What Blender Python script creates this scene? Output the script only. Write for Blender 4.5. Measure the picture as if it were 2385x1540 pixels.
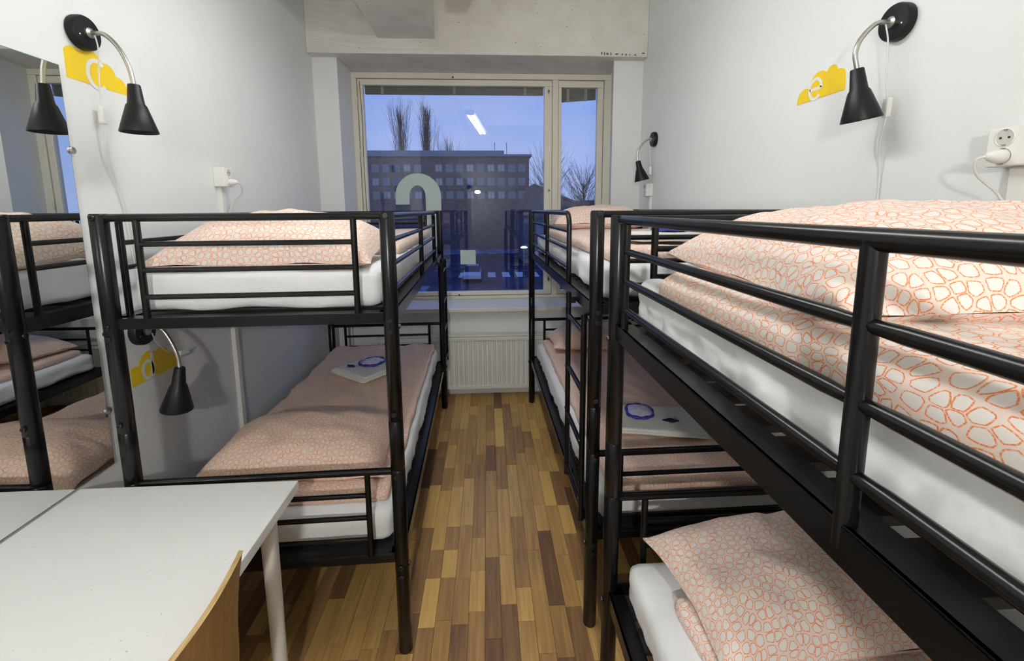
import bpy, math, random
from mathutils import Vector, Matrix, noise

for o in list(bpy.data.objects):
    bpy.data.objects.remove(o, do_unlink=True)
scene = bpy.context.scene
COL = scene.collection
random.seed(7)
PI = math.pi

# ------------------------------------------------------------------ camera
F, PITCH, YAW, ROLL, EYE = 1027.6, .1383, .0552, -.0064, 1.64
CX, CY = 1192.5, 630.7
def ray(u, v):
    du, dv = u - CX, v - CY
    cr, sr = math.cos(ROLL), math.sin(ROLL)
    a, b = du*cr + dv*sr, -du*sr + dv*cr
    xr, up = a/F, -b/F
    cp, sp = math.cos(PITCH), math.sin(PITCH)
    yf, z = cp + up*sp, -sp + up*cp
    c, s = math.cos(YAW), math.sin(YAW)
    return Vector((xr*c + yf*s, -xr*s + yf*c, z))
fw = ray(CX, CY); rt = ray(CX+F, CY) - fw; dn = ray(CX, CY+F) - fw
cam = bpy.data.cameras.new('camera')
cam_o = bpy.data.objects.new('camera', cam); COL.objects.link(cam_o)
M = Matrix.Identity(4)
for i in range(3):
    M[i][0], M[i][1], M[i][2] = rt[i], -dn[i], -fw[i]
M.translation = (0, 0, EYE)
cam_o.matrix_world = M
cam.sensor_fit = 'HORIZONTAL'; cam.sensor_width = 36
cam.lens = 36*F/2385
cam.shift_x = (1192.5-CX)/2385; cam.shift_y = (CY-770)/2385
cam.clip_start = .02; cam.clip_end = 500
scene.camera = cam_o

# ------------------------------------------------------------------ world: blue dusk sky
W = bpy.data.worlds.new('dusk'); scene.world = W; W.use_nodes = True
nt = W.node_tree; N = nt.nodes; Lk = nt.links
bg = N['Background']
tc = N.new('ShaderNodeTexCoord'); sep = N.new('ShaderNodeSeparateXYZ'); Lk.new(tc.outputs['Generated'], sep.inputs[0])
rp = N.new('ShaderNodeValToRGB')
rp.color_ramp.elements[0].position = 0; rp.color_ramp.elements[0].color = (.42, .53, .88, 1)
rp.color_ramp.elements[1].position = .7; rp.color_ramp.elements[1].color = (.07, .17, .66, 1)
e_ = rp.color_ramp.elements.new(.28); e_.color = (.26, .39, .85, 1)
Lk.new(sep.outputs['Z'], rp.inputs[0])
mp = N.new('ShaderNodeMapping'); mp.inputs['Scale'].default_value = (2, 2, 9); Lk.new(tc.outputs['Generated'], mp.inputs[0])
nz = N.new('ShaderNodeTexNoise'); nz.inputs['Scale'].default_value = 2.2; nz.inputs['Detail'].default_value = 6; Lk.new(mp.outputs[0], nz.inputs['Vector'])
cr_ = N.new('ShaderNodeValToRGB'); cr_.color_ramp.elements[0].position = .42; cr_.color_ramp.elements[1].position = .75
Lk.new(nz.outputs['Fac'], cr_.inputs[0])
mx = N.new('ShaderNodeMixRGB'); mx.inputs['Color2'].default_value = (.45, .54, .84, 1)
ml = N.new('ShaderNodeMath'); ml.operation = 'MULTIPLY'; ml.inputs[1].default_value = .6
Lk.new(cr_.outputs[0], ml.inputs[0]); Lk.new(ml.outputs[0], mx.inputs[0]); Lk.new(rp.outputs[0], mx.inputs['Color1'])
Lk.new(mx.outputs[0], bg.inputs[0]); bg.inputs[1].default_value = 1.0

vs = scene.view_settings
vs.view_transform = 'Standard'; vs.look = 'None'; vs.gamma = 1; vs.use_curve_mapping = False
vs.exposure = 0.0
scene.cycles.max_bounces = 8
TUBE = 55.0            # strength of the fluorescent tubes
BULK = 1500.0          # strength of the bulkhead lamp on the wall behind the camera

# ------------------------------------------------------------------ helpers
class MB:
    def __init__(s): s.v = []; s.f = []; s.uv = []
    def add(s, v, f, uv=None):
        n = len(s.v); s.v += [tuple(p) for p in v]
        for i, q in enumerate(f):
            s.f.append(tuple(n+k for k in q)); s.uv.append(uv[i] if uv else None)
        return s
    def box(s, a, b):
        (x0, y0, z0), (x1, y1, z1) = a, b
        return s.add([(x0,y0,z0),(x1,y0,z0),(x1,y1,z0),(x0,y1,z0),(x0,y0,z1),(x1,y0,z1),(x1,y1,z1),(x0,y1,z1)],
                     [(3,2,1,0),(4,5,6,7),(0,1,5,4),(1,2,6,5),(2,3,7,6),(3,0,4,7)])
    def prism(s, pts, axis, a, b):
        n = len(pts)
        def P(p, t): return {'x':(t,p[0],p[1]),'y':(p[0],t,p[1]),'z':(p[0],p[1],t)}[axis]
        v = [P(p, a) for p in pts] + [P(p, b) for p in pts]
        f = [tuple(range(n))[::-1], tuple(range(n, 2*n))] + [(i,(i+1)%n,n+(i+1)%n,n+i) for i in range(n)]
        return s.add(v, f)
    def tube(s, pts, r, seg=10, closed=False):
        pts = [Vector(p) for p in pts]; n = len(pts)
        rr = r if isinstance(r, (list, tuple)) else [r]*n
        T = []
        for i in range(n):
            a = pts[(i-1) % n] if (closed or i) else pts[i]
            b = pts[(i+1) % n] if (closed or i < n-1) else pts[i]
            T.append((b-a).normalized())
        up = Vector((0,0,1)) if abs(T[0].z) < .9 else Vector((1,0,0))
        nrm = (up - T[0]*up.dot(T[0])).normalized(); v = []
        for i in range(n):
            nrm = (nrm - T[i]*nrm.dot(T[i])).normalized(); bi = T[i].cross(nrm)
            for k in range(seg):
                a = 2*PI*k/seg
                v.append(pts[i] + (nrm*math.cos(a) + bi*math.sin(a))*rr[i])
        f = []
        for i in range(n if closed else n-1):
            j = (i+1) % n
            for k in range(seg):
                f.append((i*seg+k, i*seg+(k+1)%seg, j*seg+(k+1)%seg, j*seg+k))
        if not closed:
            f += [tuple(range(seg))[::-1], tuple((n-1)*seg+k for k in range(seg))]
        return s.add(v, f)
    def lathe(s, prof, seg=20, mat=None, cap=True):
        v = []; f = []; n = len(prof)
        for r, z in prof:
            for k in range(seg):
                a = 2*PI*k/seg; p = Vector((r*math.cos(a), r*math.sin(a), z))
                v.append(mat @ p if mat else p)
        for i in range(n-1):
            for k in range(seg): f.append((i*seg+k, i*seg+(k+1)%seg, (i+1)*seg+(k+1)%seg, (i+1)*seg+k))
        if cap: f += [tuple(range(seg))[::-1], tuple((n-1)*seg+k for k in range(seg))]
        return s.add(v, f)
    def mesh(s, name, smooth=False):
        m = bpy.data.meshes.new(name); m.from_pydata(s.v, [], s.f)
        if any(s.uv):
            l = m.uv_layers.new(name='UVMap'); k = 0
            for i, q in enumerate(s.f):
                for j in range(len(q)):
                    if s.uv[i]: l.data[k].uv = s.uv[i][j]
                    k += 1
        if smooth: m.shade_smooth() if hasattr(m, 'shade_smooth') else None
        m.update(); return m
    def build(s, name, mat, parent=None, smooth=False, bevel=0, auto=False, loc=None):
        m = s.mesh(name, smooth)
        m.materials.append(mat)
        o = bpy.data.objects.new(name, m); COL.objects.link(o)
        if parent: o.parent = parent
        if loc: o.location = loc
        if auto: m.set_sharp_from_angle(angle=math.radians(40))
        if bevel:
            b = o.modifiers.new('bevel', 'BEVEL'); b.width = bevel; b.segments = 2; b.limit_method = 'ANGLE'
        return o
def tag(o, label=None, cat=None, group=None, kind=None):
    if label: o['label'] = label
    if cat: o['category'] = cat
    if group: o['group'] = group
    if kind: o['kind'] = kind
    return o
def empty(name, loc=(0,0,0), rz=0):
    o = bpy.data.objects.new(name, None); COL.objects.link(o); o.location = loc; o.rotation_euler = (0,0,rz)
    o.empty_display_size = .1
    return o
def copy_part(o, parent, loc=None):
    c = o.copy(); COL.objects.link(c); c.parent = parent
    if loc: c.location = loc
    return c
def part(shape, name, mat, parent, **k): return shape.build(name, mat, parent, **k)
def bez(pts, n=8):
    """Catmull-Rom through the points"""
    P = [Vector(p) for p in pts]; P = [P[0]*2-P[1]] + P + [P[-1]*2-P[-2]]; out = []
    for i in range(1, len(P)-2):
        for k in range(n):
            t = k/n; a, b, c, d = P[i-1:i+3]
            out.append(.5*((2*b) + (c-a)*t + (2*a-5*b+4*c-d)*t*t + (3*b-a-3*c+d)*t**3))
    return out + [P[-2]]

# ------------------------------------------------------------------ materials
def mat(name, col=(.8,.8,.8), rough=.5, metal=0, spec=.5, **k):
    m = bpy.data.materials.new(name); m.use_nodes = True
    p = m.node_tree.nodes['Principled BSDF']
    p.inputs['Base Color'].default_value = (*col, 1); p.inputs['Roughness'].default_value = rough
    p.inputs['Metallic'].default_value = metal; p.inputs['Specular IOR Level'].default_value = spec
    if 'emit' in k:
        p.inputs['Emission Color'].default_value = (*k.get('ecol', (1,1,1)), 1); p.inputs['Emission Strength'].default_value = k['emit']
    if 'sheen' in k: p.inputs['Sheen Weight'].default_value = k['sheen']
    if 'coat' in k: p.inputs['Coat Weight'].default_value = k['coat']; p.inputs['Coat Roughness'].default_value = .15
    return m
def nodes(m): return m.node_tree.nodes, m.node_tree.links, m.node_tree.nodes['Principled BSDF']
def add_bump(m, scale, strength, dist=.01, detail=4, coord='Object', vec=(1,1,1)):
    n, l, p = nodes(m)
    t = n.new('ShaderNodeTexCoord'); mp = n.new('ShaderNodeMapping'); mp.inputs['Scale'].default_value = vec
    l.new(t.outputs[coord], mp.inputs[0])
    z = n.new('ShaderNodeTexNoise'); z.inputs['Scale'].default_value = scale; z.inputs['Detail'].default_value = detail
    l.new(mp.outputs[0], z.inputs['Vector'])
    b = n.new('ShaderNodeBump'); b.inputs['Strength'].default_value = strength; b.inputs['Distance'].default_value = dist
    l.new(z.outputs['Fac'], b.inputs['Height']); l.new(b.outputs[0], p.inputs['Normal'])
    return z, b
def vary(m, scale, c1, c2, lo=.35, hi=.65, coord='Object', vec=(1,1,1), detail=4):
    n, l, p = nodes(m)
    t = n.new('ShaderNodeTexCoord'); mp = n.new('ShaderNodeMapping'); mp.inputs['Scale'].default_value = vec
    l.new(t.outputs[coord], mp.inputs[0])
    z = n.new('ShaderNodeTexNoise'); z.inputs['Scale'].default_value = scale; z.inputs['Detail'].default_value = detail
    l.new(mp.outputs[0], z.inputs['Vector'])
    r = n.new('ShaderNodeValToRGB'); r.color_ramp.elements[0].position = lo; r.color_ramp.elements[1].position = hi
    r.color_ramp.elements[0].color = (*c1, 1); r.color_ramp.elements[1].color = (*c2, 1)
    l.new(z.outputs['Fac'], r.inputs[0]); l.new(r.outputs[0], p.inputs['Base Color'])
    return r

M_wall = mat('white_wall_paint', (.78,.795,.79), .75, spec=.3)
vary(M_wall, 1.3, (.765,.78,.775), (.80,.81,.805)); add_bump(M_wall, 60, .08, .004)
M_conc = mat('painted_concrete', (.74,.72,.67), .7, spec=.3)
def concrete(m):
    n, l, p = nodes(m)
    t = n.new('ShaderNodeTexCoord')
    z = n.new('ShaderNodeTexNoise'); z.inputs['Scale'].default_value = 6; z.inputs['Detail'].default_value = 8; l.new(t.outputs['Object'], z.inputs['Vector'])
    r = n.new('ShaderNodeValToRGB'); r.color_ramp.elements[0].position = .3; r.color_ramp.elements[1].position = .7
    r.color_ramp.elements[0].color = (.67,.65,.60,1); r.color_ramp.elements[1].color = (.77,.755,.71,1); l.new(z.outputs['Fac'], r.inputs[0])
    v = n.new('ShaderNodeTexVoronoi'); v.inputs['Scale'].default_value = 11; l.new(t.outputs['Object'], v.inputs['Vector'])
    q = n.new('ShaderNodeMath'); q.operation = 'LESS_THAN'; q.inputs[1].default_value = .055; l.new(v.outputs['Distance'], q.inputs[0])
    x = n.new('ShaderNodeMixRGB'); x.inputs['Color2'].default_value = (.33,.31,.28,1); l.new(q.outputs[0], x.inputs[0]); l.new(r.outputs[0], x.inputs['Color1'])
    l.new(x.outputs[0], p.inputs['Base Color'])
    mp = n.new('ShaderNodeMapping'); mp.inputs['Scale'].default_value = (1.5,1.5,14); l.new(t.outputs['Object'], mp.inputs[0])
    z2 = n.new('ShaderNodeTexNoise'); z2.inputs['Scale'].default_value = 3; z2.inputs['Detail'].default_value = 8; l.new(mp.outputs[0], z2.inputs['Vector'])
    b = n.new('ShaderNodeBump'); b.inputs['Strength'].default_value = .35; b.inputs['Distance'].default_value = .02
    l.new(z2.outputs['Fac'], b.inputs['Height']); l.new(b.outputs[0], p.inputs['Normal'])
concrete(M_conc)
M_chip = mat('chipped_paint', (.16,.14,.12), .9)
M_cream = mat('cream_gloss_paint', (.75,.715,.61), .4); add_bump(M_cream, 30, .05, .003)
M_sill = mat('sill_paint', (.74,.725,.66), .4)
M_ceil = mat('ceiling_paint', (.78,.77,.73), .8)
M_black = mat('black_powder_coat', (.004,.004,.0045), .26, spec=.32)
M_blackm = mat('black_satin_metal', (.006,.006,.007), .42, spec=.28)
M_bolt = mat('dark_bolt', (.05,.05,.055), .25, metal=.8)
M_steel = mat('brushed_steel', (.55,.54,.50), .32, metal=1)
M_zinc = mat('zinc', (.5,.5,.5), .3, metal=1)
M_white = mat('white_plastic', (.80,.79,.75), .4)
M_socket = mat('socket_recess', (.55,.54,.49), .4)
M_cord = mat('white_cord', (.74,.73,.69), .5)
M_pin = mat('dark_hole', (.02,.02,.02), .6)
M_yellow = mat('yellow_vinyl', (.86,.60,.015), .45)
M_rad = mat('radiator_enamel', (.74,.75,.72), .35)
M_gap = mat('dark_gap', (.03,.025,.02), .9)
M_tableW = mat('white_table_laminate', (.80,.80,.79), .32)
vary(M_tableW, 130, (.45,.44,.42), (.80,.80,.79), .20, .235, detail=1)
M_tableE = mat('white_table_edge', (.80,.80,.79), .35)
M_leg = mat('white_table_leg', (.72,.71,.68), .35)
M_mirror = mat('mirror_silver', (.86,.89,.88), .005, metal=1)
M_glassedge = mat('mirror_glass_edge', (.08,.22,.18), .1)
M_sheet = mat('white_cotton_sheet', (.83,.84,.85), .75, spec=.2, sheen=.15); add_bump(M_sheet, 14, .25, .02, 5)
M_towel = mat('white_terry_towel', (.80,.80,.76), .95, spec=.1); add_bump(M_towel, 500, .5, .004, 2)
M_navy = mat('navy_print', (.015,.012,.09), .6)
M_print = mat('orange_print', (.72,.32,.10), .6)
M_rim = mat('blue_elastic_rim', (.03,.03,.30), .35)
M_slat = mat('black_slat', (.014,.013,.013), .5)
M_blind = mat('grey_brown_blind', (.20,.18,.14), .55)
M_tape = mat('blind_tape', (.36,.33,.27), .7)
M_film = mat('pale_window_film', (.52,.62,.60), .6)
M_tube = mat('fluorescent_tube', (1,1,1), .4, emit=TUBE, ecol=(.97,1,.99))
M_bulk = mat('bulkhead_glass', (1,1,1), .4, emit=BULK, ecol=(1,.985,.95))
M_door = mat('door_paint', (.62,.60,.55), .5)

# ply (chair)
M_ply = mat('birch_plywood', (.42,.25,.09), .38)
vary(M_ply, 5, (.36,.20,.065), (.46,.275,.10), vec=(1,12,1), detail=6)
M_plyedge = mat('plywood_edge', (.55,.38,.16), .45)
vary(M_plyedge, 8, (.42,.27,.10), (.60,.43,.20), vec=(60,2,2))

# fabric with orange rings
def ring_fabric(name, base, ink, scale, soft=1.0):
    m = mat(name, base, .8, spec=.15, sheen=.1); n, l, p = nodes(m)
    uv = n.new('ShaderNodeUVMap'); uv.uv_map = 'UVMap'
    d0 = n.new('ShaderNodeTexNoise'); d0.inputs['Scale'].default_value = 30; l.new(uv.outputs[0], d0.inputs['Vector'])
    def vor(feat):
        v = n.new('ShaderNodeTexVoronoi'); v.voronoi_dimensions = '2D'; v.feature = feat
        v.inputs['Scale'].default_value = scale; v.inputs['Randomness'].default_value = .72; l.new(uv.outputs[0], v.inputs['Vector']); return v
    a, b = vor('F1'), vor('DISTANCE_TO_EDGE')
    def mth(op, x, y):
        q = n.new('ShaderNodeMath'); q.operation = op
        for i, w in enumerate((x, y)):
            if hasattr(w, 'default_value') and not isinstance(w, (int, float)): l.new(w, q.inputs[i])
            else: q.inputs[i].default_value = w
        return q.outputs[0]
    # rounded contour inside each cell
    g = mth('SUBTRACT', b.outputs['Distance'], mth('MULTIPLY', mth('POWER', a.outputs['Distance'], 2.0), .55))
    dist = mth('ABSOLUTE', mth('SUBTRACT', g, 0.0), 0)
    mr = n.new('ShaderNodeMapRange'); mr.interpolation_type = 'SMOOTHSTEP'
    mr.inputs['From Min'].default_value = .030; mr.inputs['From Max'].default_value = .078
    mr.inputs['To Min'].default_value = 1; mr.inputs['To Max'].default_value = 0; l.new(dist, mr.inputs[0])
    # dotted line
    fv = n.new('ShaderNodeTexVoronoi'); fv.voronoi_dimensions = '2D'; fv.inputs['Scale'].default_value = scale*9; l.new(uv.outputs[0], fv.inputs['Vector'])
    dm = n.new('ShaderNodeMapRange'); dm.inputs['From Min'].default_value = .42; dm.inputs['From Max'].default_value = .62
    dm.inputs['To Min'].default_value = 1; dm.inputs['To Max'].default_value = .45; l.new(fv.outputs['Distance'], dm.inputs[0])
    fac = mth('MULTIPLY', mr.outputs[0], mth('MULTIPLY', dm.outputs[0], .92))
    # tint between the rings
    tb = n.new('ShaderNodeMapRange'); tb.inputs['From Min'].default_value = -.03; tb.inputs['From Max'].default_value = .06
    tb.inputs['To Min'].default_value = .27*soft; tb.inputs['To Max'].default_value = 0; l.new(g, tb.inputs[0])
    x1 = n.new('ShaderNodeMixRGB'); x1.inputs['Color1'].default_value = (*base, 1); x1.inputs['Color2'].default_value = (.86,.48,.28,1); l.new(tb.outputs[0], x1.inputs[0])
    x2 = n.new('ShaderNodeMixRGB'); x2.inputs['Color2'].default_value = (*ink, 1); l.new(x1.outputs[0], x2.inputs['Color1']); l.new(fac, x2.inputs[0])
    l.new(x2.outputs[0], p.inputs['Base Color'])
    tcn = n.new('ShaderNodeTexCoord'); wz = n.new('ShaderNodeTexNoise'); wz.inputs['Scale'].default_value = 11; wz.inputs['Detail'].default_value = 5
    l.new(tcn.outputs['Object'], wz.inputs['Vector'])
    bm = n.new('ShaderNodeBump'); bm.inputs['Strength'].default_value = .25; bm.inputs['Distance'].default_value = .02
    l.new(wz.outputs['Fac'], bm.inputs['Height']); l.new(bm.outputs[0], p.inputs['Normal'])
    return m
M_ring = ring_fabric('orange_ring_cotton', (.80,.74,.69), (.80,.19,.022), 46)
M_ringS = ring_fabric('orange_ring_cotton_fine', (.78,.65,.58), (.74,.22,.05), 48, 1.2)

# glass pane: clear, reflecting by Fresnel
def glass(name, ior=1.5, tint=(.93,.96,1), rough=0):
    m = bpy.data.materials.new(name); m.use_nodes = True; n = m.node_tree.nodes; l = m.node_tree.links
    n.remove(n['Principled BSDF']); out = n['Material Output']
    t = n.new('ShaderNodeBsdfTransparent'); t.inputs[0].default_value = (*tint, 1)
    g = n.new('ShaderNodeBsdfGlossy'); g.inputs['Roughness'].default_value = rough
    fr = n.new('ShaderNodeFresnel'); ge = n.new('ShaderNodeNewGeometry'); mr = n.new('ShaderNodeMapRange')
    mr.inputs['To Min'].default_value = ior; mr.inputs['To Max'].default_value = 1/ior    # a thin pane: same reflection at both faces
    l.new(ge.outputs['Backfacing'], mr.inputs[0]); l.new(mr.outputs[0], fr.inputs[0])
    x = n.new('ShaderNodeMixShader'); l.new(fr.outputs[0], x.inputs[0]); l.new(t.outputs[0], x.inputs[1]); l.new(g.outputs[0], x.inputs[2])
    l.new(x.outputs[0], out.inputs[0]); return m
M_glass = glass('window_glass', 1.62)
M_plastic = mat('clear_plastic', (.55,.56,.74), .22)

# floor planks: tone stored per piece
M_plank = mat('laminate_plank', (.3,.17,.07), .34, spec=.45)
def plank_mat(m):
    n, l, p = nodes(m)
    at = n.new('ShaderNodeAttribute'); at.attribute_name = 'tone'
    r = n.new('ShaderNodeValToRGB'); c = r.color_ramp
    c.elements[0].position = 0; c.elements[0].color = (.17,.088,.042,1)
    c.elements[1].position = 1; c.elements[1].color = (.72,.46,.145,1)
    for pos, q in ((.25,(.27,.150,.065)),(.5,(.42,.245,.088)),(.75,(.56,.345,.115))):
        e = c.elements.new(pos); e.color = (*q, 1)
    t = n.new('ShaderNodeTexCoord'); mp = n.new('ShaderNodeMapping'); mp.inputs['Scale'].default_value = (38,2.2,1); l.new(t.outputs['Object'], mp.inputs[0])
    vm = n.new('ShaderNodeVectorMath'); vm.operation = 'MULTIPLY_ADD'; vm.inputs[1].default_value = (37,91,53); l.new(at.outputs['Vector'], vm.inputs[0]); l.new(mp.outputs[0], vm.inputs[2])
    z = n.new('ShaderNodeTexNoise'); z.inputs['Scale'].default_value = 1.6; z.inputs['Detail'].default_value = 7; z.inputs['Distortion'].default_value = .6; l.new(vm.outputs[0], z.inputs['Vector'])
    s = n.new('ShaderNodeMapRange'); s.inputs['From Min'].default_value = .3; s.inputs['From Max'].default_value = .7; s.inputs['To Min'].default_value = -.17; s.inputs['To Max'].default_value = .17; l.new(z.outputs['Fac'], s.inputs[0])
    a = n.new('ShaderNodeMath'); a.use_clamp = True; l.new(at.outputs['Fac'], a.inputs[0]); l.new(s.outputs[0], a.inputs[1])
    l.new(a.outputs[0], r.inputs[0]); l.new(r.outputs[0], p.inputs['Base Color'])
plank_mat(M_plank)

# outside
M_asph = mat('wet_asphalt', (.05,.06,.09), .7, spec=.2)
vary(M_asph, .35, (.012,.018,.045), (.035,.05,.11), detail=6)
M_pave = mat('frosty_pavement', (.28,.34,.48), .6)
vary(M_pave, .8, (.05,.08,.17), (.20,.28,.45), detail=7)
M_line = mat('road_marking', (.5,.55,.6), .6)
M_brick = mat('brown_brick', (.12,.09,.10), .85); vary(M_brick, 1.2, (.11,.085,.10), (.16,.115,.125))
M_roofm = mat('roof_sheet', (.20,.23,.30), .6)
M_pwin = mat('far_pane', (.20,.24,.30), .2)
M_pwin2 = mat('far_pane_curtain', (.42,.43,.42), .4)
M_fframe = mat('far_window_frame', (.22,.22,.24), .5)
M_bark = mat('bare_bark', (.045,.045,.06), .9)
M_hwall = mat('house_plaster', (.13,.13,.16), .8)
M_tiles = mat('house_roof', (.12,.08,.09), .8)
M_car = mat('pale_car_paint', (.40,.47,.58), .25, coat=.5)
M_cglass = mat('car_glass', (.02,.03,.06), .1)
M_tyre = mat('tyre', (.015,.015,.015), .8)
M_pole = mat('lamp_pole', (.06,.07,.09), .5)
M_head = mat('lit_lamp_head', (1,1,1), .5, emit=9, ecol=(.95,.97,1))

# ------------------------------------------------------------------ room shell
XL, XR, YB, YF, H = -1.365, 1.30, 3.80, -1.35, 3.40
tag(MB().box((XL-.12,YF-.12,0),(XL,4.3,H)).build('wall_left', M_wall), 'smooth white left wall with lamps and mirror', 'wall', kind='structure')
tag(MB().box((XR,YF-.12,0),(XR+.12,4.3,H)).build('wall_right', M_wall), 'smooth white right wall above the bunks', 'wall', kind='structure')
tag(MB().box((XL-.12,YF-.12,0),(XR+.12,YF,H)).build('wall_front', M_wall), 'white wall with the door opposite the window', 'wall', kind='structure')
ceil = tag(MB().box((XL-.12,YF-.12,H),(XR+.12,4.3,H+.12)).build('ceiling', M_ceil), 'pale painted ceiling with a concrete joist', 'ceiling', kind='structure')
MB().box((-.82,YF,2.95),(-.385,3.66,H)).build('joist', M_conc, ceil, bevel=.008)
wb = tag(MB().box((-1.172,YB,0),(1.16,4.3,.775)).build('wall_back', M_wall), 'white window wall with painted concrete beam and pilasters', 'wall', kind='structure')
MB().box((XL,3.76,0),(-1.172,4.3,2.84)).build('pilaster', M_wall, wb)
MB().prism([(1.055,3.76),(XR,3.76),(XR,4.3),(1.16,4.3),(1.145,4.15)], 'z', 0, 2.84).build('pilaster', M_wall, wb)
beam = MB().box((XL,3.66,2.84),(XR,4.3,H)).build('beam', M_conc, wb, bevel=.006)
MB().box((-.363,3.652,2.875),(-.352,3.66,H)).build('formwork_ridge', M_conc, wb)
MB().box((-.80,3.657,2.868),(-.352,3.66,2.872)).build('formwork_ridge', M_chip if False else M_conc, wb)
for i, (u, w_, h_) in enumerate([(1.398,.010,.012),(1.405,.006,.016),(1.412,.012,.010),(1.420,.006,.014),(1.434,.016,.006),(1.447,.008,.008),(1.456,.007,.009),(1.465,.006,.005),(1.478,.008,.007)]):
    x = 0.925 + (u-1.398)*3.4; z = 2.862 - i*.0012
    pts = [(x+w_*math.cos(a)*random.uniform(.6,1.2), z+h_*math.sin(a)*random.uniform(.6,1.2)) for a in [k*PI/4 for k in range(8)]]
    MB().prism(pts, 'y', 3.657, 3.6605).build('paint_chip', M_chip, wb)
MB().prism([(1.262+.013*math.cos(k*PI/4), 2.866+.005*math.sin(k*PI/4)) for k in range(8)], 'y', 3.657, 3.6605).build('paint_chip', M_chip, wb)
tag(MB().box((-1.172,3.715,.765),(1.10,4.16,.80)).build('trim_1', M_sill, bevel=.006), 'painted window sill above the radiator', 'sill', kind='structure')
tag(MB().box((XL,YF,0),(XL+.012,1.2,.07)).build('baseboard_left', M_white), 'white baseboard at foot of the left wall', 'baseboard', kind='structure')
# door behind the camera
d = tag(MB().box((-1.22,YF,0),(-.42,YF+.04,2.08)).build('door_1', M_door, bevel=.004), 'plain painted door opposite the window', 'door', kind='structure')
MB().box((-1.30,YF,0),(-1.22,YF+.055,2.16)).box((-.42,YF,0),(-.34,YF+.055,2.16)).box((-1.30,YF,2.08),(-.34,YF+.055,2.16)).build('door_frame', M_cream, d)
MB().tube([(-.50,YF+.04,1.02),(-.50,YF+.09,1.02),(-.62,YF+.09,1.02)], .01).build('door_handle', M_zinc, d, smooth=True)

# ------------------------------------------------------------------ floor of strip planks
floor = tag(MB().box((XL-.12,YF-.12,-.15),(XR+.12,4.3,-.012)).build('floor', M_gap), 'brown strip-laminate floor running towards the window', 'floor', kind='structure')
def proj(P):
    d = Vector(P) - Vector((0,0,EYE)); z = d.dot(fw)
    if z < .05: return None
    return CX + F*d.dot(rt)/z, CY + F*d.dot(dn)/z, z
planks = []; SW = .0667
nx = int(math.ceil((XR-XL)/SW)); rs = random.Random(3)
for i in range(nx):
    x0 = XL + i*SW; x1 = min(x0+SW, XR); y = YF - rs.uniform(0, .3)
    while y < YB:
        ln = rs.choice((.16,.22,.28,.34,.40,.46)) * rs.uniform(.9, 1.1)
        a, b = max(y, YF), min(y+ln, YB); y += ln
        if b - a < .01: continue
        tone = min(1, max(0, rs.gauss(.5, .26)))
        c = proj(((x0+x1)/2, (a+b)/2, 0)); s = 0
        if c and -50 < c[0] < 2435 and c[1] < 1600:
            s = (b-a)/c[2]**3
            if not (-.8 < x0 < .55): s *= .05
        planks.append((s, x0, x1, a, b, tone))
planks.sort(reverse=True)
def plank_mesh(lst, name):
    mb = MB(); tn = []
    for s, x0, x1, a, b, t in lst:
        g = .0006; mb.box((x0+g,a+g,-.012),(x1-g,b-g,0)); tn += [t]*24
    m = mb.mesh(name); at = m.attributes.new('tone', 'FLOAT', 'CORNER')
    at.data.foreach_set('value', tn); m.materials.append(M_plank); return m
for q in planks[:300]:
    o = bpy.data.objects.new('plank', plank_mesh([q], 'plank')); COL.objects.link(o); o.parent = floor
o = bpy.data.objects.new('plank_field', plank_mesh(planks[300:], 'plank_field')); COL.objects.link(o); o.parent = floor; o['kind'] = 'stuff'

# ------------------------------------------------------------------ window
win = empty('window_1', (0, 4.15, .80)); tag(win, 'cream painted window with wide and narrow casement', 'window', kind='structure')
def ringbox(x0, x1, z0, z1, ix0, ix1, iz0, iz1, y0, y1):
    m = MB()
    m.box((x0,y0,z0),(x1,y1,iz0)); m.box((x0,y0,iz1),(x1,y1,z1)); m.box((x0,y0,iz0),(ix0,y1,iz1)); m.box((ix1,y0,iz0),(x1,y1,iz1)); return m
def wpart(m, name, mt, parent=win, **k):
    m.v = [(x, y-4.15, z-.80) for x, y, z in m.v]; return m.build(name, mt, parent, **k)
wpart(ringbox(-1.18,1.16,.80,2.84,-1.130,1.078,.828,2.79,4.128,4.24), 'window_frame', M_cream, bevel=.005)
wpart(MB().box((.606,4.133,.828),(.660,4.24,2.79)), 'mullion', M_cream, bevel=.004)
s1 = wpart(ringbox(-1.126,.604,.832,2.786,-1.079,.532,.868,2.735,4.14,4.19), 'sash', M_cream, bevel=.005)
s2 = wpart(ringbox(.662,1.074,.832,2.786,.690,1.018,.868,2.728,4.14,4.19), 'sash', M_cream, bevel=.005)
wpart(MB().box((-1.082,4.158,.864),(.536,4.163,2.74)), 'pane', M_glass)
wpart(MB().box((.687,4.158,.864),(1.022,4.163,2.732)), 'pane', M_glass)
def catch(x, z, vert):
    a, b = (.009,.028) if vert else (.028,.009)
    m = MB().prism([(x+a*math.cos(k*PI/6), z+b*math.sin(k*PI/6)) for k in range(12)], 'y', 4.130, 4.142)
    wpart(m, 'window_catch', M_zinc, bevel=.002)
    wpart(MB().lathe([(.007,0),(.007,.012)], 10, Matrix.Translation((x,4.132,z)) @ Matrix.Rotation(PI/2,4,'X')), 'catch_pin', M_bolt)
for x, z, v in ((-.286,2.80,0),(-.274,.842,0),(.570,2.69,1),(.575,1.81,1),(.575,.98,1)): catch(x, z, v)
for x, z in ((-1.128,2.60),(-1.128,2.15),(-1.128,1.35),(1.076,2.60),(1.076,1.70),(1.076,1.0)):
    wpart(MB().tube([(x,4.126,z-.035),(x,4.126,z+.035)], .006, 8), 'hinge', M_cream, smooth=True)
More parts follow.
